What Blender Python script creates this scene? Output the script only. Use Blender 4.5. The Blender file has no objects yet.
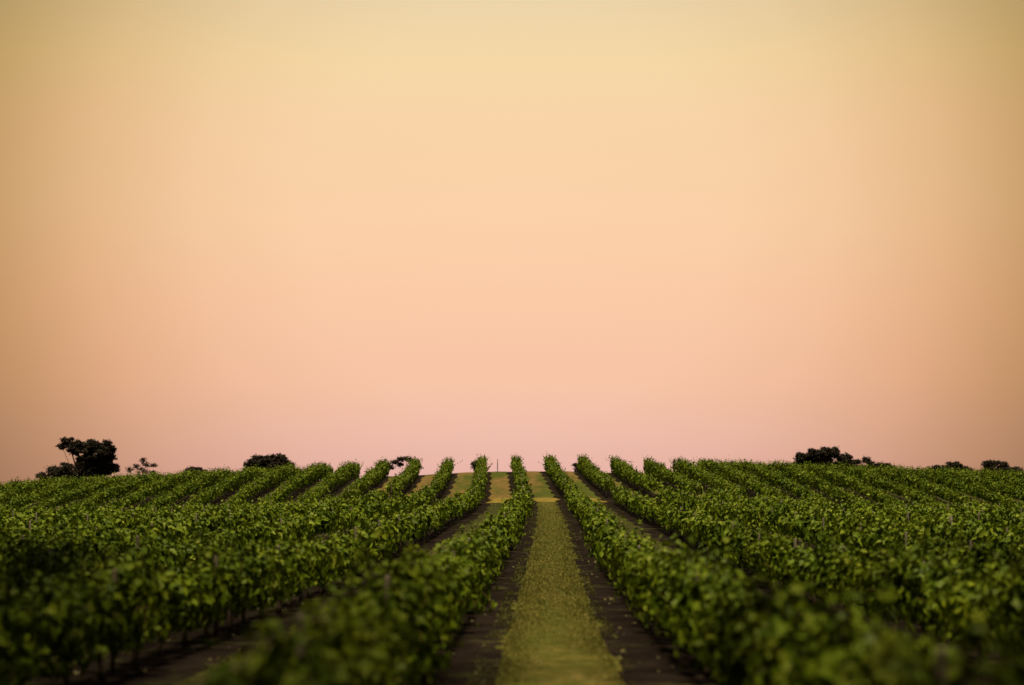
import bpy, math, random
import numpy as np

R = math.radians
rng = np.random.default_rng(7)
random.seed(7)
scene = bpy.context.scene

# ------------------------------------------------------------------ camera
F_PX, HORIZON, S = 1991.0, 484.0, 3.0          # focal length in px of 1024, horizon row, row spacing (m)
cam_d = bpy.data.cameras.new('camera')
cam = bpy.data.objects.new('camera', cam_d)
scene.collection.objects.link(cam)
scene.camera = cam
cam.location = (0, 0, 0)
cam.rotation_euler = (R(90), 0, 0)
cam_d.sensor_width = 36.0
cam_d.lens = 36.0 * F_PX / 1024.0
cam_d.shift_y = (HORIZON - 342.5) / 1024.0
cam_d.clip_start = 0.1
cam_d.clip_end = 20000
cam_d.dof.use_dof = True
cam_d.dof.focus_distance = 88.0
cam_d.dof.aperture_fstop = 1.15

# ------------------------------------------------------------------ sky, sun, exposure
SUN_EL, SUN_AZ = 80.0, 190.0                   # azimuth clockwise from +Y: behind the camera, a little to the left
w = bpy.data.worlds.new('World')
scene.world = w
w.use_nodes = True
nt = w.node_tree
nt.nodes.clear()
def N(t, **k):
    n = nt.nodes.new(t)
    for a, b in k.items():
        setattr(n, a, b)
    return n
def math_node(op, a=None, b=None, tree=None, clamp=False):
    t = tree or nt
    n = t.nodes.new('ShaderNodeMath'); n.operation = op; n.use_clamp = clamp
    for i, v in enumerate((a, b)):
        if v is None: continue
        if isinstance(v, (int, float)): n.inputs[i].default_value = v
        else: t.links.new(v, n.inputs[i])
    return n.outputs[0]
def lin(c):
    return tuple(((v/255)/12.92 if v/255 <= .04045 else ((v/255+.055)/1.055)**2.4) for v in c)
tc = N('ShaderNodeTexCoord')
nrm = N('ShaderNodeVectorMath', operation='NORMALIZE')
nt.links.new(tc.outputs['Generated'], nrm.inputs[0])
sep = N('ShaderNodeSeparateXYZ')
nt.links.new(nrm.outputs[0], sep.inputs[0])
def elev(y): return math.sin(math.atan((HORIZON-y)/F_PX))
ramp = N('ShaderNodeValToRGB')
EMAX = 0.40
sky_stops = [(484, (235, 183, 175)), (440, (241, 191, 174)), (380, (249, 198, 168)), (300, (252, 203, 168)), (220, (252, 210, 170)),
             (120, (250, 213, 170)), (60, (247, 217, 168)), (0, (238, 214, 172)), (-150, (200, 195, 160)), (-300, (160, 168, 160))]
cr = ramp.color_ramp
while len(cr.elements) < len(sky_stops): cr.elements.new(0.5)
for e, (y, c) in zip(cr.elements, sky_stops):
    e.position = max(0, elev(y))/EMAX
    e.color = lin(c) + (1,)
fac = math_node('DIVIDE', sep.outputs['Z'], EMAX, clamp=True)
nt.links.new(fac, ramp.inputs[0])
# afterglow on one stretch of sky; its falloff paints in lens vignette darkening
gx, gz = (515-512)/F_PX, (HORIZON-215)/F_PX
gl = math.sqrt(gx*gx+1+gz*gz)
dot = N('ShaderNodeVectorMath', operation='DOT_PRODUCT')
dot.inputs[1].default_value = (gx/gl, 1/gl, gz/gl)
nt.links.new(nrm.outputs[0], dot.inputs[0])
ang = math_node('ARCCOSINE', math_node('MINIMUM', dot.outputs['Value'], 1.0))
gr = N('ShaderNodeValToRGB')
glow_vignette_stops = [(0, (1, 1, 1)), (6, (.985, .985, .97)), (9, (.93, .90, .85)), (12, (.80, .73, .61)), (14.5, (.61, .54, .38)), (17, (.42, .365, .23)), (25, (.36, .33, .28)), (45, (.26, .25, .24))]
ce = gr.color_ramp
while len(ce.elements) < len(glow_vignette_stops): ce.elements.new(0.5)
for e, (a, c) in zip(ce.elements, glow_vignette_stops):
    e.position = a/45.0; e.color = c + (1,)
nt.links.new(math_node('DIVIDE', ang, R(45), clamp=True), gr.inputs[0])
mul = N('ShaderNodeMix', data_type='RGBA', blend_type='MULTIPLY')
mul.inputs[0].default_value = 1
nt.links.new(ramp.outputs[0], mul.inputs[6]); nt.links.new(gr.outputs[0], mul.inputs[7])
bg1 = N('ShaderNodeBackground'); nt.links.new(mul.outputs[2], bg1.inputs[0]); bg1.inputs[1].default_value = 0.784   # 1 / 2**exposure
sky = N('ShaderNodeTexSky', sky_type='NISHITA', sun_disc=False)
sky.sun_elevation = R(SUN_EL); sky.sun_rotation = R(SUN_AZ)
bg2 = N('ShaderNodeBackground'); nt.links.new(sky.outputs[0], bg2.inputs[0]); bg2.inputs[1].default_value = 0.05
mixs = N('ShaderNodeMixShader')
mr = N('ShaderNodeMapRange', interpolation_type='SMOOTHSTEP'); mr.inputs[1].default_value = .30; mr.inputs[2].default_value = .8
nt.links.new(sep.outputs['Z'], mr.inputs[0]); nt.links.new(mr.outputs[0], mixs.inputs[0])
nt.links.new(bg1.outputs[0], mixs.inputs[1]); nt.links.new(bg2.outputs[0], mixs.inputs[2])
wo = N('ShaderNodeOutputWorld'); nt.links.new(mixs.outputs[0], wo.inputs[0])

sd = bpy.data.lights.new('sun', 'SUN')
sd.energy = 5.0; sd.angle = R(12); sd.color = (1.0, .82, .50)
sun = bpy.data.objects.new('sun', sd)
scene.collection.objects.link(sun)
sun.rotation_euler = (R(90-SUN_EL), 0, R(180-SUN_AZ))
scene.view_settings.view_transform = 'Standard'
scene.view_settings.look = 'None'
scene.view_settings.exposure = 0.35
scene.view_settings.gamma = 1.0
scene.render.engine = 'CYCLES'
scene.cycles.use_denoising = True
scene.cycles.max_bounces = 5
scene.cycles.transparent_max_bounces = 4

# ------------------------------------------------------------------ terrain
# (spacing of two rows in px, ground row y px, centre of the grass track x px) read along the track
TAB = [(310, 685, 557), (193, 620, 553), (135, 580, 552), (97, 548, 552), (75, 530, 552), (52, 510, 549), (45, 500, 546), (38, 485, 538), (33, 471.5, 532)]
td = np.array([S*F_PX/t[0] for t in TAB])
tz = np.array([-(t[1]-HORIZON)*S/t[0] for t in TAB])
tx = np.array([(t[2]-512)*S/t[0] for t in TAB])
D_PATH0, D_PATH1, D_CREST = 128.5, 136.0, 181.0
td = np.concatenate([[-80, 0, 8], td, [196, 215, 250, 320, 450, 800, 2000, 6000, 14000]])
tz = np.concatenate([[-1.72, -1.75, -1.82], tz, [1.25, .7, -1.2, -6, -13, -24, -38, -50, -70]])
tx = np.concatenate([[-1.7, .25, .37], tx, [tx[-1]-.3, tx[-1]-.9, tx[-1]-2, tx[-1]-4, 0, 0, 0, 0, 0]])
gd = np.arange(-80, 14001, 1.0)
def smooth(v, win):
    k = np.hanning(win*2+1); k /= k.sum()
    p = np.pad(v, win, mode='edge')
    return np.convolve(p, k, mode='valid')
gz_ = smooth(np.interp(gd, td, tz), 7)
gx_ = smooth(np.interp(gd, td, tx), 14)
def XC(y): return np.interp(y, gd, gx_)
def ZG(x, y):
    x = np.asarray(x, float); y = np.asarray(y, float)
    u = x - XC(y)
    wgt = np.clip((y-25)/150, 0, 1.15)
    wgt = wgt*wgt*(3-2*np.clip(wgt, 0, 1))
    left = -0.050*(np.sqrt(np.minimum(u, 0)**2+36)-6)
    right = -0.033*(np.sqrt(np.maximum(u, 0)**2+36)-6)
    lat = np.maximum((left+right)*wgt, -9)
    bump = .04*np.sin(x*.31+1.3)*np.sin(y*.083+.4) + .025*np.sin(x*.77+y*.19)
    au = np.clip((np.abs(u)-7)/20, 0, 1); au = au*au*(3-2*au)
    dip = -1.6*au*np.exp(-((y-128)/26)**2)
    return np.interp(y, gd, gz_) + lat + dip + bump*np.clip(y/40, .3, 1)

# ------------------------------------------------------------------ helpers
COL = scene.collection
def mesh_np(name, verts, loops, starts, totals, mat, smooth_=False):
    me = bpy.data.meshes.new(name)
    verts = np.ascontiguousarray(verts, dtype=np.float32)
    me.vertices.add(len(verts)); me.vertices.foreach_set('co', verts.ravel())
    me.loops.add(len(loops)); me.loops.foreach_set('vertex_index', np.asarray(loops, dtype=np.int32))
    me.polygons.add(len(starts))
    me.polygons.foreach_set('loop_start', np.asarray(starts, dtype=np.int32))
    me.polygons.foreach_set('loop_total', np.asarray(totals, dtype=np.int32))
    me.update(calc_edges=True)
    me.validate()
    if smooth_:
        me.polygons.foreach_set('use_smooth', np.ones(len(me.polygons), dtype=bool))
    if mat: me.materials.append(mat)
    return me
def link(name, me, parent=None, loc=None):
    o = bpy.data.objects.new(name, me); COL.objects.link(o)
    if parent: o.parent = parent
    if loc is not None: o.location = loc
    return o
def empty(name, loc=(0, 0, 0)):
    o = bpy.data.objects.new(name, None); COL.objects.link(o); o.location = loc
    return o
def tag(o, label=None, cat=None, group=None, kind=None):
    if label: o['label'] = label
    if cat: o['category'] = cat
    if group: o['group'] = group
    if kind: o['kind'] = kind
    return o
class Soup:
    """collects pieces of geometry that make one mesh"""
    def __init__(s): s.v = []; s.l = []; s.t = []; s.n = 0
    def add(s, verts, faces):
        for f in faces:
            s.l.extend(i+s.n for i in f); s.t.append(len(f))
        s.v.append(np.asarray(verts, float)); s.n += len(verts)
    def mesh(s, name, mat, smooth_=True):
        t = np.array(s.t); st = np.concatenate([[0], np.cumsum(t)[:-1]])
        return mesh_np(name, np.concatenate(s.v), s.l, st, t, mat, smooth_)
def tube(sp, pts, rad, sides=6, cap=True):
    pts = np.asarray(pts, float); n = len(pts); V = []
    for i in range(n):
        d = pts[min(i+1, n-1)]-pts[max(i-1, 0)]; d /= np.linalg.norm(d)+1e-9
        a = np.cross(d, [0, 0, 1.0] if abs(d[2]) < .9 else [1.0, 0, 0]); a /= np.linalg.norm(a); b = np.cross(d, a)
        for k in range(sides):
            t = 2*math.pi*k/sides
            V.append(pts[i]+rad[i]*(math.cos(t)*a+math.sin(t)*b))
    Fc = [(i*sides+k, i*sides+(k+1) % sides, (i+1)*sides+(k+1) % sides, (i+1)*sides+k) for i in range(n-1) for k in range(sides)]
    if cap:
        Fc.append(tuple(range(sides-1, -1, -1))); Fc.append(tuple((n-1)*sides+k for k in range(sides)))
    sp.add(V, Fc)

# leaf outlines in (side, length) units, each a left and a right half folded along the midrib
LOBED_R = [(0, 0), (.16, -.14), (.42, -.10), (.50, .16), (.40, .30), (.58, .48), (.46, .66), (.26, .62), (.18, .82), (0, 1.0)]
SHAPES = {}
def make_shape(right, bend):
    n = len(right)
    vs = [(x, y, bend*abs(x)-.22*y*y) for x, y in right] + [(-x, y, bend*abs(x)-.22*y*y) for x, y in right[1:-1]]
    f1 = list(range(n)); f2 = [0, n-1] + list(range(n+n-3, n-1, -1))
    return np.array(vs), [f1, f2]
SHAPES['lobed'] = make_shape(LOBED_R, .35)
SHAPES['mid'] = make_shape([(0, 0), (.40, -.05), (.52, .42), (.24, .72), (0, 1.0)], .35)
SHAPES['low'] = make_shape([(0, 0), (.5, .35), (0, 1.0)], .35)
SHAPES['gum'] = make_shape([(0, 0), (.22, .35), (0, 1.0)], .2)
def leaf_mesh_data(shape, P, Nn, U, size):
    """P positions, Nn normals, U length directions (Nx3), size (N)"""
    T, faces = SHAPES[shape]
    A = np.cross(U, Nn); A /= np.linalg.norm(A, axis=1, keepdims=True)+1e-9
    U2 = np.cross(Nn, A)
    V = P[:, None, :] + size[:, None, None]*(A[:, None, :]*T[None, :, 0:1] + U2[:, None, :]*T[None, :, 1:2] + Nn[:, None, :]*T[None, :, 2:3])
    nv = len(T); n = len(P)
    lf = np.concatenate([np.array(f) for f in faces]); tt = np.array([len(f) for f in faces])
    L = (lf[None, :] + (np.arange(n)*nv)[:, None]).ravel()
    Tt = np.tile(tt, n)
    return V.reshape(-1, 3), L, Tt
def join_data(parts):
    vs, ls, ts, o = [], [], [], 0
    for v, l, t in parts:
        vs.append(v); ls.append(l+o); ts.append(t); o += len(v)
    v = np.concatenate(vs); l = np.concatenate(ls); t = np.concatenate(ts)
    st = np.concatenate([[0], np.cumsum(t)[:-1]])
    return v, l, st, t
def unit(v): return v/(np.linalg.norm(v, axis=1, keepdims=True)+1e-9)

# ------------------------------------------------------------------ materials
def new_mat(name):
    m = bpy.data.materials.new(name); m.use_nodes = True
    m.node_tree.nodes.clear()
    return m, m.node_tree
def mk(t, ty, **k):
    n = t.nodes.new(ty)
    for a, b in k.items(): setattr(n, a, b)
    return n
def noise(t, vec, scale, detail=3, rough=.55):
    n = mk(t, 'ShaderNodeTexNoise'); n.inputs['Scale'].default_value = scale
    n.inputs['Detail'].default_value = detail; n.inputs['Roughness'].default_value = rough
    t.links.new(vec, n.inputs['Vector']); return n.outputs['Fac']
def rampn(t, fac, stops):
    r = mk(t, 'ShaderNodeValToRGB'); c = r.color_ramp
    while len(c.elements) < len(stops): c.elements.new(.5)
    for e, (p, col) in zip(c.elements, stops):
        e.position = p; e.color = tuple(col)+(1,)
    t.links.new(fac, r.inputs[0]); return r.outputs[0]
def mixc(t, fac, a, b, mode='MIX'):
    n = mk(t, 'ShaderNodeMix', data_type='RGBA', blend_type=mode)
    for i, v in ((0, fac), (6, a), (7, b)):
        if isinstance(v, (int, float)): n.inputs[i].default_value = v
        elif isinstance(v, tuple): n.inputs[i].default_value = v+(1,)
        else: t.links.new(v, n.inputs[i])
    return n.outputs[2]
def leaf_mat(name, stops, trans=.3, rough=.5, patch=None, spec=.3):
    m, t = new_mat(name)
    geo = mk(t, 'ShaderNodeNewGeometry')
    col = rampn(t, geo.outputs['Random Per Island'], stops)
    if patch:
        f = noise(t, geo.outputs['Position'], patch[0], 3)
        f = math_node('MULTIPLY', math_node('SUBTRACT', f, .38, tree=t), 3.2, tree=t, clamp=True)
        col = mixc(t, f, col, mixc(t, 1.0, col, patch[1], 'MULTIPLY'))
    b = mk(t, 'ShaderNodeBsdfPrincipled')
    t.links.new(col, b.inputs['Base Color']); b.inputs['Roughness'].default_value = rough
    b.inputs['Specular IOR Level'].default_value = spec
    tr = mk(t, 'ShaderNodeBsdfTranslucent')
    t.links.new(mixc(t, 1.0, col, (1.3, 1.25, .6), 'MULTIPLY'), tr.inputs[0])
    mx = mk(t, 'ShaderNodeMixShader'); mx.inputs[0].default_value = trans
    t.links.new(b.outputs[0], mx.inputs[1]); t.links.new(tr.outputs[0], mx.inputs[2])
    o = mk(t, 'ShaderNodeOutputMaterial'); t.links.new(mx.outputs[0], o.inputs[0])
    return m
def ground_mat(name, fn, rough=.95, bump=None):
    m, t = new_mat(name)
    geo = mk(t, 'ShaderNodeNewGeometry')
    b = mk(t, 'ShaderNodeBsdfPrincipled'); b.inputs['Roughness'].default_value = rough
    b.inputs['Specular IOR Level'].default_value = 0
    t.links.new(fn(t, geo.outputs['Position']), b.inputs['Base Color'])
    if bump:
        bn = mk(t, 'ShaderNodeBump'); bn.inputs['Distance'].default_value = bump[1]; bn.inputs['Strength'].default_value = .8
        t.links.new(noise(t, geo.outputs['Position'], bump[0], 4), bn.inputs['Height']); t.links.new(bn.outputs[0], b.inputs['Normal'])
    o = mk(t, 'ShaderNodeOutputMaterial'); t.links.new(b.outputs[0], o.inputs[0])
    return m
M_LEAF = leaf_mat('vine_leaf', [(0, (.058, .088, .005)), (.35, (.092, .130, .006)), (.7, (.124, .166, .008)), (.95, (.18, .222, .012)), (1, (.22, .24, .03))],
                  trans=.12, patch=(.45, (.55, .66, .75)), spec=.08)
M_GUM = leaf_mat('gum_leaf', [(0, (.022, .018, .013)), (1, (.034, .028, .019))], trans=.08, rough=.7, spec=.1)
M_GRASSB = leaf_mat('grass_blade', [(0, (.085, .108, .020)), (.5, (.175, .168, .040)), (1, (.31, .25, .075))], trans=.2, rough=.8, patch=(.6, (.8, .85, .8)), spec=.1)
M_WEED = leaf_mat('weed_blade', [(0, (.045, .055, .015)), (.6, (.085, .09, .020)), (1, (.17, .14, .05))], trans=.2, rough=.8, spec=.1)
M_LITTER = leaf_mat('fallen_leaf', [(0, (.07, .055, .025)), (.7, (.12, .11, .04)), (1, (.22, .20, .13))], trans=.05, rough=.8, spec=.1)
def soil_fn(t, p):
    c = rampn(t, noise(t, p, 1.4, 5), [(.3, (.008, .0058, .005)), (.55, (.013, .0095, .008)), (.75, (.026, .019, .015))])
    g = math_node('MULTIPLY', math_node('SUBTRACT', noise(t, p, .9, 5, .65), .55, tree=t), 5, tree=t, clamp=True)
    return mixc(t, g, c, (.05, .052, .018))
def stretch(t, p, sc, loc=(0, 0, 0)):
    mp = mk(t, 'ShaderNodeMapping'); mp.inputs['Scale'].default_value = sc; mp.inputs['Location'].default_value = loc
    t.links.new(p, mp.inputs['Vector']); return mp.outputs[0]
def grass_fn(t, p):
    c = rampn(t, noise(t, p, 3.0, 6, .65), [(.3, (.036, .042, .011)), (.5, (.072, .070, .017)), (.7, (.135, .110, .030))])
    g = math_node('MULTIPLY', math_node('SUBTRACT', noise(t, stretch(t, p, (.5, .12, .5)), 1.0, 4), .42, tree=t), 3.5, tree=t, clamp=True)
    c = mixc(t, g, c, mixc(t, 1.0, c, (.62, .85, .62), 'MULTIPLY'))
    g2 = math_node('MULTIPLY', math_node('SUBTRACT', noise(t, stretch(t, p, (1.1, .25, .5)), 1.3, 4), .56, tree=t), 5, tree=t, clamp=True)
    return mixc(t, g2, c, (.20, .145, .055))
def far_grass_fn(t, p):
    c = rampn(t, noise(t, p, 1.5, 6, .65), [(.3, (.080, .058, .019)), (.5, (.12, .082, .028)), (.7, (.18, .115, .047))])
    g = math_node('MULTIPLY', math_node('SUBTRACT', noise(t, stretch(t, p, (.36, .03, .5), (1.1, 0, 0)), 1.0, 3), .44, tree=t), 7, tree=t, clamp=True)
    return mixc(t, g, c, mixc(t, 1.0, c, (.45, .78, .5), 'MULTIPLY'))
def path_fn(t, p):
    return rampn(t, noise(t, p, 1.2, 5), [(.3, (.10, .078, .022)), (.5, (.15, .112, .026)), (.75, (.23, .165, .038))])
def wood_fn(a, b):
    return lambda t, p: rampn(t, noise(t, stretch(t, p, (9, 9, 2)), 3, 5), [(.3, a), (.7, b)])
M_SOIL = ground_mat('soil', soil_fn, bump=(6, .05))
M_GRASS = ground_mat('track_grass', grass_fn, bump=(9, .03))
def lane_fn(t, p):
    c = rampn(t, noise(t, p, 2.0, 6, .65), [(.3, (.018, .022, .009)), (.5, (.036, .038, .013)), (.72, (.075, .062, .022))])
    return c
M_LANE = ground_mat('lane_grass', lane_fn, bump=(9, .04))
M_FGRASS = ground_mat('hill_grass', far_grass_fn, bump=(6, .03))
M_PATH = ground_mat('dry_path_grass', path_fn, bump=(6, .03))
M_BARK = ground_mat('vine_bark', wood_fn((.08, .06, .045), (.24, .19, .145)))
M_POST = ground_mat('weathered_post', wood_fn((.09, .075, .055), (.21, .18, .14)))
M_CANE = ground_mat('cane', wood_fn((.07, .06, .02), (.16, .12, .04)))
M_GBARK = ground_mat('gum_bark', wood_fn((.03, .022, .018), (.06, .045, .035)))
M_WIRE = ground_mat('wire', lambda t, p: rampn(t, noise(t, p, 4), [(0, (.10, .10, .10)), (1, (.2, .2, .2))]), rough=.5)

# ------------------------------------------------------------------ ground sheet
def grid_mesh(name, xs, ys, zfun, mat, xoff=None):
    X, Y = np.meshgrid(xs, ys)
    if xoff is not None: X = X + XC(Y)
    Z = zfun(X, Y)
    nx, ny = len(xs), len(ys)
    V = np.stack([X, Y, Z], -1).reshape(-1, 3)
    i = (np.arange(ny-1)[:, None]*nx + np.arange(nx-1)[None, :]).ravel()
    Fq = np.stack([i, i+1, i+nx+1, i+nx], 1)
    return mesh_np(name, V, Fq.ravel(), np.arange(len(Fq))*4, np.full(len(Fq), 4), mat, True)
ys = np.concatenate([np.arange(-80, 240, 1.0), np.geomspace(240, 14000, 90)])
xs = np.concatenate([-np.geomspace(7000, 75, 40), np.arange(-74, 75, 1.0), np.geomspace(75, 7000, 40)])
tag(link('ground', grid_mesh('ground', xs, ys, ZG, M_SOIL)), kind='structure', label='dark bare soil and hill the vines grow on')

def strip(name, u0, u1, y0, y1, mat, lift, step, ragged):
    """a grass strip between two vine rows, with ragged edges, following the bend of the rows"""
    y = np.arange(y0, y1+.01, step); cols = 7
    t = np.linspace(0, 1, cols)
    e0 = u0 + ragged*(rng.random(len(y))-.5) + ragged*.6*np.sin(y*.7+u0)
    e1 = u1 + ragged*(rng.random(len(y))-.5) + ragged*.6*np.sin(y*.9+u1)
    U = e0[:, None]*(1-t)+e1[:, None]*t
    X = U + XC(y)[:, None]; Y = np.repeat(y[:, None], cols, 1)
    crown = lift + .02*np.sin(np.pi*t)[None, :]
    Z = ZG(X, Y)+crown
    V = np.stack([X, Y, Z], -1).reshape(-1, 3)
    i = (np.arange(len(y)-1)[:, None]*cols+np.arange(cols-1)[None, :]).ravel()
    Fq = np.stack([i, i+1, i+cols+1, i+cols], 1)
    return mesh_np(name, V, Fq.ravel(), np.arange(len(Fq))*4, np.full(len(Fq), 4), mat, True)
GH = .60            # half width of a grass strip
for k in range(-17, 18):
    near = max(6, (abs(k)*S-3)/.30)
    nm = 'grass_track' if k == 0 else 'grass_strip'
    if near < D_PATH0-4:
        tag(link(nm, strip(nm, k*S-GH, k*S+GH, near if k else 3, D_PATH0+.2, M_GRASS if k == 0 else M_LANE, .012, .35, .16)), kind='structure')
    st = max(D_PATH1, near)
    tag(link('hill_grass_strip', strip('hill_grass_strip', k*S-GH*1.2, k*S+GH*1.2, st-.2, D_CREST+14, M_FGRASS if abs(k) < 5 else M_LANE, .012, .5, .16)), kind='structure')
for k in range(-11, 12):
    tag(link('cross_path', strip('cross_path', k*S-GH*1.25, k*S+GH*1.25, D_PATH0+.1, D_PATH1-.1, M_PATH, .02, .35, .3)), kind='structure')
# ------------------------------------------------------------------ grass blades and litter
def blades(name, areas, mat):
    parts = []
    for u0, u1, y0, y1, dens, hmul, sc in areas:
        n = int(dens*(u1-u0)*(y1-y0))
        y = y0+(y1-y0)*rng.random(n)
        u = u0+(u1-u0)*rng.random(n)
        if name == 'weeds':
            keep = np.sin(y*1.1+u*3)+np.sin(y*.43+u*9+1)+np.sin(y*2.3+2)*.6+rng.normal(0, .7, n) > -.1
            y, u = y[keep], u[keep]; n = len(y)
        keep = rng.random(n) < 1/(1+(np.maximum(y-14, 0)/26)**2)
        y, u = y[keep], u[keep]; n = len(y)
        x = u+XC(y)
        size = sc*np.clip(y/22, .8, 2.0)*hmul*(.5+rng.random(n))
        P = np.stack([x, y, ZG(x, y)+.012], 1)
        U = unit(np.stack([rng.normal(0, .6, n), rng.normal(0, .6, n), np.ones(n)*.8], 1))
        Nn = unit(np.cross(U, unit(rng.normal(size=(n, 3)))))
        parts.append(leaf_mesh_data('gum', P, Nn, U, size))
    v, l, s, t = join_data(parts)
    o = link(name, mesh_np(name, v, l, s, t, mat)); return o
tag(blades('grass', [(-GH-.02, GH+.02, 7, 128, 2300, .9, .026),
                     (-S-GH, -S+GH, 14, 128, 200, 1, .022), (S-GH, S+GH, 14, 128, 200, 1, .022)], M_GRASSB),
    'short dry mown grass growing in the tracks between the vine rows', 'grass', kind='stuff')
tag(blades('weeds', [(-GH-.30, -GH+.22, 8, 128, 700, 1, .022), (GH-.16, GH+.24, 8, 128, 560, 1, .022),
                     (-S+GH-.1, -S+GH+.2, 14, 128, 100, 1, .035), (-S-GH-.2, -S-GH+.1, 14, 128, 100, 1, .035), (S-GH-.2, S-GH+.1, 14, 128, 100, 1, .035)], M_WEED),
    'green ragged weeds along the edges of the grass tracks', 'weeds', kind='stuff')
def litter():
    parts = []
    for u0, u1, y0, y1, dens in [(-2.2, -.6, 10, 80, 2), (.6, 2.2, 10, 80, 2), (-5, -3.7, 14, 70, 2)]:
        n = int(dens*(u1-u0)*(y1-y0)); y = y0+(y1-y0)*rng.random(n)
        x = u0+(u1-u0)*rng.random(n)+XC(y)
        P = np.stack([x, y, ZG(x, y)+.02], 1)
        U = unit(np.stack([rng.normal(0, 1, n), rng.normal(0, 1, n), rng.normal(.2, .3, n)], 1))
        Nn = unit(np.stack([rng.normal(0, .5, n), rng.normal(0, .5, n), np.ones(n)], 1))
        parts.append(leaf_mesh_data('mid', P, Nn, U, .02+.045*rng.random(n)))
    v, l, s, t = join_data(parts)
    return link('leaf_litter', mesh_np('leaf_litter', v, l, s, t, M_LITTER))
tag(litter(), 'fallen vine leaves and clods scattered on the dark soil', 'leaf litter', kind='stuff')

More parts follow.
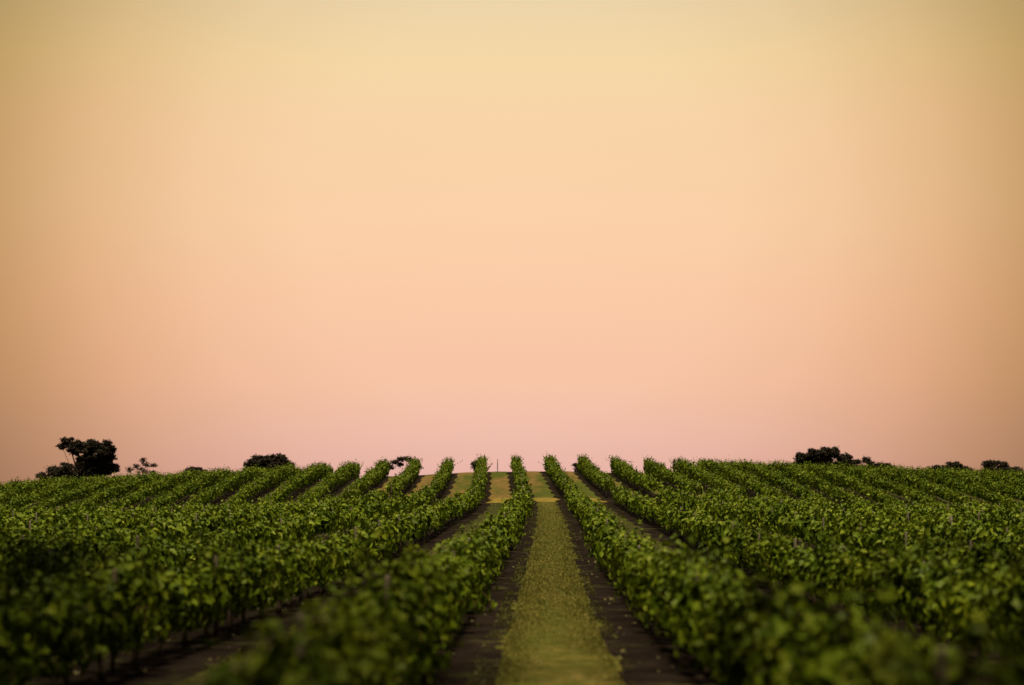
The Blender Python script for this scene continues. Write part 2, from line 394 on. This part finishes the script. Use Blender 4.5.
# ------------------------------------------------------------------ vines
def row_height(y, k):
    base = np.interp(y, [5, 18, 45, 110, 135, 181], [1.04, 1.07, 1.02, 1.03, 1.28, 1.63])
    return base + .07*np.sin(y*.9+k*2.1)+.06*np.sin(y*.37+k*5.3)+.05*np.sin(y*2.3+k)
def row_foliage(k, y0, y1, block):
    """leaves carried on upright and arching shoots along one row; fewer, larger leaves farther off"""
    parts = []; cane = Soup()
    far = block == 'far'
    seg = [(y0, y1)]
    cuts = [c for c in (24, 45, 85) if y0 < c < y1]
    b = [y0]+cuts+[y1]
    for a, c in zip(b[:-1], b[1:]):
        m = (a+c)/2
        if c <= 24.01: shp, sz, ns, nl, fill = 'lobed', .125, 15, 17, 90
        elif c <= 45.01: shp, sz, ns, nl, fill = 'lobed', .14, 12, 15, 70
        elif c <= 85.01: shp, sz, ns, nl, fill = 'mid', .205, 9, 11, 45
        elif not far: shp, sz, ns, nl, fill = 'low', .27, 7, 9, 42
        else: shp, sz, ns, nl, fill = 'low', .22, 8, 10, 60
        L = c-a; n = int(ns*L)
        vc = a+L*rng.random(n)
        ys_ = np.where(rng.random(n) < .72, np.round((vc-y0)/1.6)*1.6+y0+rng.normal(0, .36, n), vc)
        ys_ = np.clip(ys_, y0, y1)
        h = row_height(ys_, k)
        side = rng.choice([-1.0, 1.0], n)
        sx = rng.normal(0, .10, n)
        cord = (.58 if not far else .66)+rng.normal(0, .04, n)
        length = np.clip((h-cord)*rng.normal(1.0, .17 if not far else .10, n), .2, 1.2)
        rogue = rng.random(n) < (.10 if not far else .02)
        length = np.where(rogue, length*1.2+.05, length)
        lean = np.abs(rng.normal(.0, .33 if not far else .26, n))*side
        lean = np.where(rogue, lean*.35, lean)
        leany = rng.normal(0, .28, n)
        droop = rng.random(n) < (.20 if not far else .12)
        # leaf parameter along the shoot
        tt = (np.arange(nl)[None, :]+rng.random((n, nl)))/nl
        out = sx[:, None]+lean[:, None]*tt*length[:, None]*1.1
        out = np.where(droop[:, None], sx[:, None]+side[:, None]*(.12+.26*np.sin(tt*1.6)), out)
        up = cord[:, None]+length[:, None]*tt*np.cos(np.clip(np.abs(lean), 0, 1))[:, None]
        up = np.where(droop[:, None], cord[:, None]-.04+.30*np.sin(tt*2.6)*np.abs(length[:, None])-.26*tt**2, up)
        al = ys_[:, None]+leany[:, None]*tt*length[:, None]
        jit = (.055 if not far else .035)*(1-.5*tt)
        out = out+rng.normal(0, 1, out.shape)*jit; up = up+rng.normal(0, 1, up.shape)*.03; al = al+rng.normal(0, 1, al.shape)*jit
        size = sz*(1.05-.55*tt)*rng.uniform(.7, 1.2, tt.shape)
        O, Uz, A, Sz = out.ravel(), up.ravel(), al.ravel(), size.ravel()
        # fill leaves: hedge body
        nf = int(fill*L*(1.0 if not far else 1.15))
        yf = a+L*rng.random(nf); hf = row_height(yf, k)
        th = rng.uniform(-.25, 1.0, nf)*math.pi
        rr = np.sqrt(rng.random(nf))*.5+.5
        bot = np.where(yf < 55, .28, .46) if not far else np.interp(yf, [135, 160, 172, 200], [.58, .52, .08, .05])
        cz = (hf*.88+bot)/2; rz = (hf*.88-bot)/2
        zf = cz+rz*np.where(rng.random(nf) < .5, 1, .9)*rr*np.sin(rng.uniform(-math.pi/2, math.pi/2, nf))
        of = rng.choice([-1.0, 1.0], nf)*(.25 if not far else .29)*rr*np.sqrt(np.clip(1-((zf-cz)/rz)**2*.75, 0, 1))
        O = np.concatenate([O, of]); Uz = np.concatenate([Uz, zf]); A = np.concatenate([A, yf])
        Sz = np.concatenate([Sz, sz*rng.uniform(.7, 1.15, nf)])
        x = k_off(k)+O+XC(A)
        base = ZG(k_off(k)+XC(A), A)
        P = np.stack([x, A, base+Uz], 1)
        nn = len(P)
        hl = np.clip((Uz-.55)/(row_height(A, k)-.55), 0, 1)        # leaves lie flat on top and hang on the sides
        Nn = unit(np.stack([rng.normal(0, .5, nn)+np.sign(O)*(1.1-.85*hl), rng.normal(-.1, .5, nn), rng.normal(0, .3, nn)-.05+1.0*hl**1.5], 1))
        U = unit(np.stack([rng.normal(0, .6, nn)+np.sign(O)*.5, rng.normal(0, .5, nn), rng.normal(-.7, .5, nn)], 1))
        parts.append(leaf_mesh_data(shp, P, Nn, U, Sz))
        if c <= 45.01:
            for i in range(0, n, 2):
                ts = np.linspace(0, 1, 4)
                if droop[i]:
                    oo = sx[i]+side[i]*(.12+.26*np.sin(ts*1.6)); uu = cord[i]+.30*np.sin(ts*2.6)*length[i]-.26*ts**2
                else:
                    oo = sx[i]+lean[i]*ts*length[i]*1.1; uu = cord[i]+length[i]*ts*math.cos(min(abs(lean[i]), 1))
                aa = ys_[i]+leany[i]*ts*length[i]
                xx_ = k_off(k)+oo+XC(aa); bz = float(ZG(k_off(k)+XC(ys_[i]), ys_[i]))
                tube(cane, np.stack([xx_, aa, bz+uu], 1), [.006, .005, .004, .002], 3, False)
    nleaf = sum(len(p[2]) for p in parts)
    if cane.n:
        parts.append((np.concatenate(cane.v), np.array(cane.l), np.array(cane.t)))
    v, l, s, t = join_data(parts)
    me = mesh_np('foliage', v, l, s, t, M_LEAF)
    me.materials.append(M_CANE)
    mi = np.zeros(len(me.polygons), dtype=np.int32); mi[nleaf:] = 1
    me.polygons.foreach_set('material_index', mi)
    return me
def k_off(k):      # k = ..-2,-1 left rows, 1,2.. right rows
    return (abs(k)-.5)*S*(1 if k > 0 else -1)

def trunk_mesh(seed):
    r = random.Random(seed); sp = Soup()
    p = [np.array([0, 0, -.04])]; rad = [.05]
    for i in range(1, 6):
        z = .63*i/5
        p.append(np.array([r.uniform(-.025, .025), r.uniform(-.035, .035), z])); rad.append(.042-.003*i+r.uniform(-.006, .006))
    tube(sp, p, rad, 7)
    for s in (-1, 1):
        tube(sp, [p[-1]-np.array([0, 0, .03]), p[-1]+np.array([0, s*.14, .02]), p[-1]+np.array([.01, s*.45, .0]), p[-1]+np.array([0, s*.8, .01])], [.032, .026, .022, .016], 6)
    return sp.mesh('trunk', M_BARK)
TRUNKS = [trunk_mesh(i) for i in range(6)]
def post_mesh(h, r):
    sp = Soup(); tube(sp, [(0, 0, -.1), (.004, 0, h*.5), (0, .004, h-.01), (0, 0, h)], [r, r*.98, r*.97, r*.8], 9)
    return sp.mesh('post', M_POST)
POST = post_mesh(1.10, .026); POST_FAR = post_mesh(1.26, .03); ENDPOST = post_mesh(1.15, .05)
ORD = ['', 'first', 'second', 'third', 'fourth', 'fifth', 'sixth', 'seventh', 'eighth', 'ninth', 'tenth', 'eleventh', 'twelfth', 'thirteenth', 'fourteenth', 'fifteenth', 'sixteenth', 'seventeenth', 'eighteenth']
def build_row(k, y0, y1, block):
    xo = k_off(k)
    x0 = xo+float(XC(y0)); z0 = float(ZG(x0, y0))
    root = empty('vine_row', (x0, y0, z0))
    side = 'left' if k < 0 else 'right'
    n = ORD[abs(k)]
    if block == 'near':
        lab = f'{n} vine row {side} of the central grass track, in the block before the cross path'
        if abs(k) == 1: lab = f'leafy vine row edging the {side} of the central grass track, in the foreground block'
        grp = 'vine rows in front of the cross path'
    else:
        lab = f'{n} vine row {side} of the central track on the slope behind the cross path'
        if abs(k) == 1: lab = f'hillside vine row edging the {side} of the track, behind the yellow cross path'
        grp = 'vine rows on the slope behind the cross path'
    tag(root, lab, 'vine row', grp)
    def child(name, me, loc, scl=1, rz=0):
        o = link(name, me, root, (loc[0]-x0, loc[1]-y0, loc[2]-z0)); o.rotation_euler[2] = rz
        o.scale = (scl, scl, scl); return o
    me = row_foliage(k, y0, y1, block)
    child('foliage', me, (0, 0, 0))
    show = abs(k) <= (7 if block == 'near' else 8)
    if show:
        y = y0+.7
        while y < y1-.3:
            x = xo+float(XC(y)); o = child('trunk', random.choice(TRUNKS), (x+random.uniform(-.03, .03), y, float(ZG(x, y))), random.uniform(.9, 1.08))
            o.rotation_euler[1] = random.uniform(-.08, .08)
            y += 1.6 if block == 'near' else 1.9
        y = y0+random.uniform(.2, 3) if abs(k) > 1 else y0+2
        while y < y1-2:
            x = xo+float(XC(y)); o = child('post', POST if block == 'near' else POST_FAR, (x, y, float(ZG(x, y))), random.uniform(.94, 1.06))
            o.rotation_euler = (random.uniform(-.03, .03), random.uniform(-.03, .03), 0)
            y += 6.4
        x = xo+float(XC(y1)); child('end_post', ENDPOST, (x, y1+.15, float(ZG(x, y1))))
        # trellis wire along the posts
        yw = np.arange(y0, y1+.1, 3.0)
        for hgt in (.62,):
            sp = Soup(); xw = xo+XC(yw)
            tube(sp, np.stack([xw, yw, ZG(xw, yw)+hgt], 1), [.004]*len(yw), 4, False)
            child('wire', sp.mesh('wire', M_WIRE), (0, 0, 0))
    return root
for k in [s*i for i in range(1, 18) for s in (-1, 1)]:
    X = abs(k_off(k))
    ys0 = max(8.6 if k == -1 else 6.5 if k == 1 else 8, (X-1.5)/.275)
    if ys0 < D_PATH0-6: build_row(k, ys0, D_PATH0-.5+random.uniform(-.4, .3), 'near')
    ys1 = max(D_PATH1+.3, (X-1.5)/.275)
    if ys1 < D_CREST-4: build_row(k, ys1, D_CREST+random.uniform(-.5, 1.0)+(0 if abs(k) < 5 else 16 if abs(k) > 6 else (abs(k)-4)*5), 'far')

# ------------------------------------------------------------------ trees beyond the crest
def tree(label, px, top, d, clumps, leaf, trunk_r=.25, group='trees beyond the crest', name='gum_tree', dens=1.0, limbs=True):
    """clumps: (dx px, y px of centre, half width px, half height px) as seen over the crest; turned into metres at distance d"""
    m = d/F_PX
    x0 = (px-512)*m; zg = float(ZG(x0, d))
    root = empty(name, (x0, d, zg))
    tag(root, label, 'tree', group)
    parts = []; sp = Soup()
    fork = np.array([0, 0, max(.8, ((HORIZON-clumps[0][1])*m-zg)*.35)])
    tube(sp, [(0, 0, -.3), (.05, 0, fork[2]*.5), fork], [trunk_r*1.25, trunk_r, trunk_r*.85], 8)
    for i, (dx, cy, hw, hh) in enumerate(clumps):
        c = np.array([dx*m, rng.uniform(-1, 1)*hw*m*.5, (HORIZON-cy)*m-zg]); rx, rz = hw*m, hh*m
        # ring of sub-clumps inside the clump
        nsub = int(np.clip(34*dens*rx*rz, 9, 90))
        sub = unit(rng.normal(size=(nsub, 3)))*(rng.random((nsub, 1))**.42)*np.array([rx*.86, rx*.8, rz*.86])+c
        for q in sub:
            r = rng.uniform(.22, .42)
            n = int(dens*rng.uniform(40, 75)*(r/.3)**1.3)
            P = q+unit(rng.normal(size=(n, 3)))*(rng.random((n, 1))**.5)*np.where(rng.random((n, 1)) < .16, 1.7, 1.0)*np.array([r*1.2, r, r*rng.uniform(.5, .9)])
            U = unit(np.stack([rng.normal(0, .5, n), rng.normal(0, .5, n), rng.normal(-.8, .4, n)], 1))
            parts.append(leaf_mesh_data('low', P, unit(rng.normal(size=(n, 3))), U, leaf*.62*(.6+.8*rng.random(n))))
        mid = (fork+c)/2+np.array([0, 0, -.1*rz])+rng.normal(0, .12, 3)*rx*.5
        g = min(1.0, hw/11)
        tube(sp, [fork, mid, c], [trunk_r*.6*g, trunk_r*.38*g, trunk_r*.15*g], 6, False)
        for q in sub[:14]:
            tube(sp, [c, (c+q)/2+rng.normal(0, .08, 3), q], [trunk_r*.14, trunk_r*.1, trunk_r*.05], 4, False)
    v, l, s, t = join_data(parts)
    link('crown', mesh_np('crown', v, l, s, t, M_GUM), root)
    link('trunk', sp.mesh('trunk', M_GBARK), root)
    return root
tree('largest tree, a big dark round crowned one on the left skyline', 88, 436, 300,
     [(6, 450, 18, 12), (-11, 447, 11, 8), (-2, 469, 15, 9), (18, 468, 9, 9), (-20, 441, 7, 4.5), (19, 452, 10, 14), (8, 468, 15, 11), (-26, 446, 3, 3), (-5, 462, 8, 8), (12, 462, 14, 11), (27, 468, 4, 5), (-10, 474, 8, 6)], .36, .6, dens=1.15)
tree('low dark bushy tree just left of the big round crowned tree', 58, 462, 290,
     [(2, 473, 12, 7), (8, 467, 7, 4.5), (-14, 476, 7, 4), (-5, 470, 6, 5), (13, 472, 5, 6), (0, 480, 20, 6)], .34, .2)
tree('thin sparse twiggy tree on the left skyline between two fuller trees', 143, 455, 290,
     [(-13, 469, 5, 3), (-6, 466, 3.4, 2.2), (0, 461, 1.2, 5), (4, 465, 3.4, 2.5), (-2, 470, 7, 4), (11, 465, 4, 1.5), (5, 472, 9, 4)], .22, .09, dens=.5)
tree('low dark tree top just above the vines near the twiggy tree', 197, 466, 290, [(0, 470, 10, 4), (-7, 472, 7, 4), (6, 473, 7, 4)], .3, .15)
tree('dark flat topped tree behind the vine rows left of centre', 267, 453, 280,
     [(-10, 461, 11, 6), (2, 458, 10, 4.8), (13, 459, 8, 5), (20, 464, 6, 5), (0, 465, 16, 6), (-18, 466, 6, 5), (10, 467, 12, 6)], .34, .3)
tree('small arching branched tree between two hill vine rows left of centre', 403, 456, 250,
     [(-12, 466, 3.6, 2.6), (-8, 462, 3, 2.2), (-3, 459, 4, 1.8), (4, 459, 5, 1.8), (11, 462, 5, 3.5), (-3, 464, 2, 1.6), (14, 466, 5, 5)], .2, .08)
tree('tiny dark round bush at the tip of a hill row, left of the track', 475, 461, 225, [(0, 463.5, 4.6, 4.2), (2, 469, 4, 4)], .2, .06, name='bush')
tree('tiny dark bush on the crest just right of the track', 577, 460, 225, [(0, 465.5, 4, 3.4), (1, 470, 4, 4)], .2, .06, name='bush')
tree('widest dark tree, domed and lumpy, on the right skyline', 824, 446, 300,
     [(-20, 458, 10, 6), (-8, 455, 11, 7), (6, 454, 12, 7), (20, 459, 9, 6), (1, 450, 5, 3.5), (11, 449.5, 3, 3), (-13, 452, 5, 3.5), (0, 464, 28, 7), (-28, 465, 7, 4)], .34, .4, dens=1.0)
tree('small umbrella crowned tree beside the wide domed tree', 862, 458, 300, [(-5, 461, 6, 2.8), (4, 460, 5, 3), (9, 464, 4, 4), (-13, 463, 6, 4), (0, 469, 14, 4.5)], .3, .15)
tree('low flat dark tree top just right of the umbrella crowned tree', 884, 463, 300, [(-3, 465, 8, 2.6), (7, 466, 7, 2.6), (0, 470, 16, 4)], .28, .15)
tree('low gently domed dark tree between the small ones on right skyline', 953, 462, 300, [(0, 465, 10, 3.6), (-13, 468, 13, 3), (11, 468, 10, 3), (0, 471, 26, 4)], .28, .2)
tree('rightmost skyline tree, small with a round arching crown', 994, 459, 300, [(0, 463, 9, 3.8), (-7, 465, 4.5, 4.5), (9, 466, 6, 4.5), (0, 470, 15, 4), (18, 470, 14, 3.5)], .3, .2)
# posts the photograph shows standing clear
def lone_post(px, ytop, d, label, r=.05):
    x = (px-512)*d/F_PX; z = float(ZG(x, d)); h = (HORIZON-ytop)*d/F_PX-z
    sp = Soup(); tube(sp, [(0, 0, -.2), (0, 0, h*.6), (.01, 0, h-.015), (.01, 0, h)], [r, r, r*.96, r*.75], 10)
    o = link('vineyard_post', sp.mesh('vineyard_post', M_POST), None, (x, d, z))
    tag(o, label, 'post')
lone_post(497.5, 459, D_CREST+.6, 'grey post on the crest beside the tip of a vine row, left of track', .035)
lone_post(950.5, 516, 54.5, 'pale wooden post standing above the vines at the right', .05)

# ------------------------------------------------------------------ unseen leaf crowns added to darken the foreground
def added_shade_crowns():
    """leaf clusters and trunks added out of view, behind, beside and overhead, to shade the nearest rows"""
    parts = []; n_q = 0
    for x in np.arange(-64, 80, 3.0):
        for y in np.arange(-22, 46, 3.0):
            reach = 38+max(0, abs(x)-8)*.7
            if y > reach: continue
            low = max(1.0 if y < -14 else 7, .34*y+2.5)
            if y > 6 and abs(x) > .45*y+5: low = 6
            hi = 23-max(0, y)*.12
            thin = .8 if y < 0 else .95*(1-y/reach)+.08
            if abs(x+.5) < 6.5: thin *= (.32 if y > 2 else .95)
            if abs(x) > 9: thin = min(1.0, thin*2.2)
            for c in range(int((hi-low)*.5)):
                if rng.random() > thin: continue
                q = np.array([x+rng.normal(0, 1.5), y+rng.normal(0, 1.5), rng.uniform(low, hi)-1.8])
                n = 40 if abs(x+.5) < 6.5 else 70
                P = q+unit(rng.normal(size=(n, 3)))*(rng.random((n, 1))**.4)*1.6
                parts.append(leaf_mesh_data('low', P, unit(rng.normal(size=(n, 3))), unit(rng.normal(size=(n, 3))), .6*(.6+.8*rng.random(n))))
    sp = Soup()
    for x in np.arange(-60, 70, 7.0):
        xx_, yy_ = x+rng.normal(0, 1), -14+rng.normal(0, 3); z_ = float(ZG(xx_, yy_))
        tube(sp, [(xx_, yy_, z_-.2), (xx_+.2, yy_, z_+6), (xx_-.3, yy_+1.5, z_+14)], [.38, .3, .16], 7)
    parts.append((np.concatenate(sp.v), np.array(sp.l), np.array(sp.t)))
    v, l, s, t = join_data(parts)
    return link('added_shade_crowns', mesh_np('added_shade_crowns', v, l, s, t, M_GUM))
tag(added_shade_crowns(), 'unseen leaf crowns added around the viewpoint to shade the nearest vines', 'added_shade_crowns', kind='stuff')
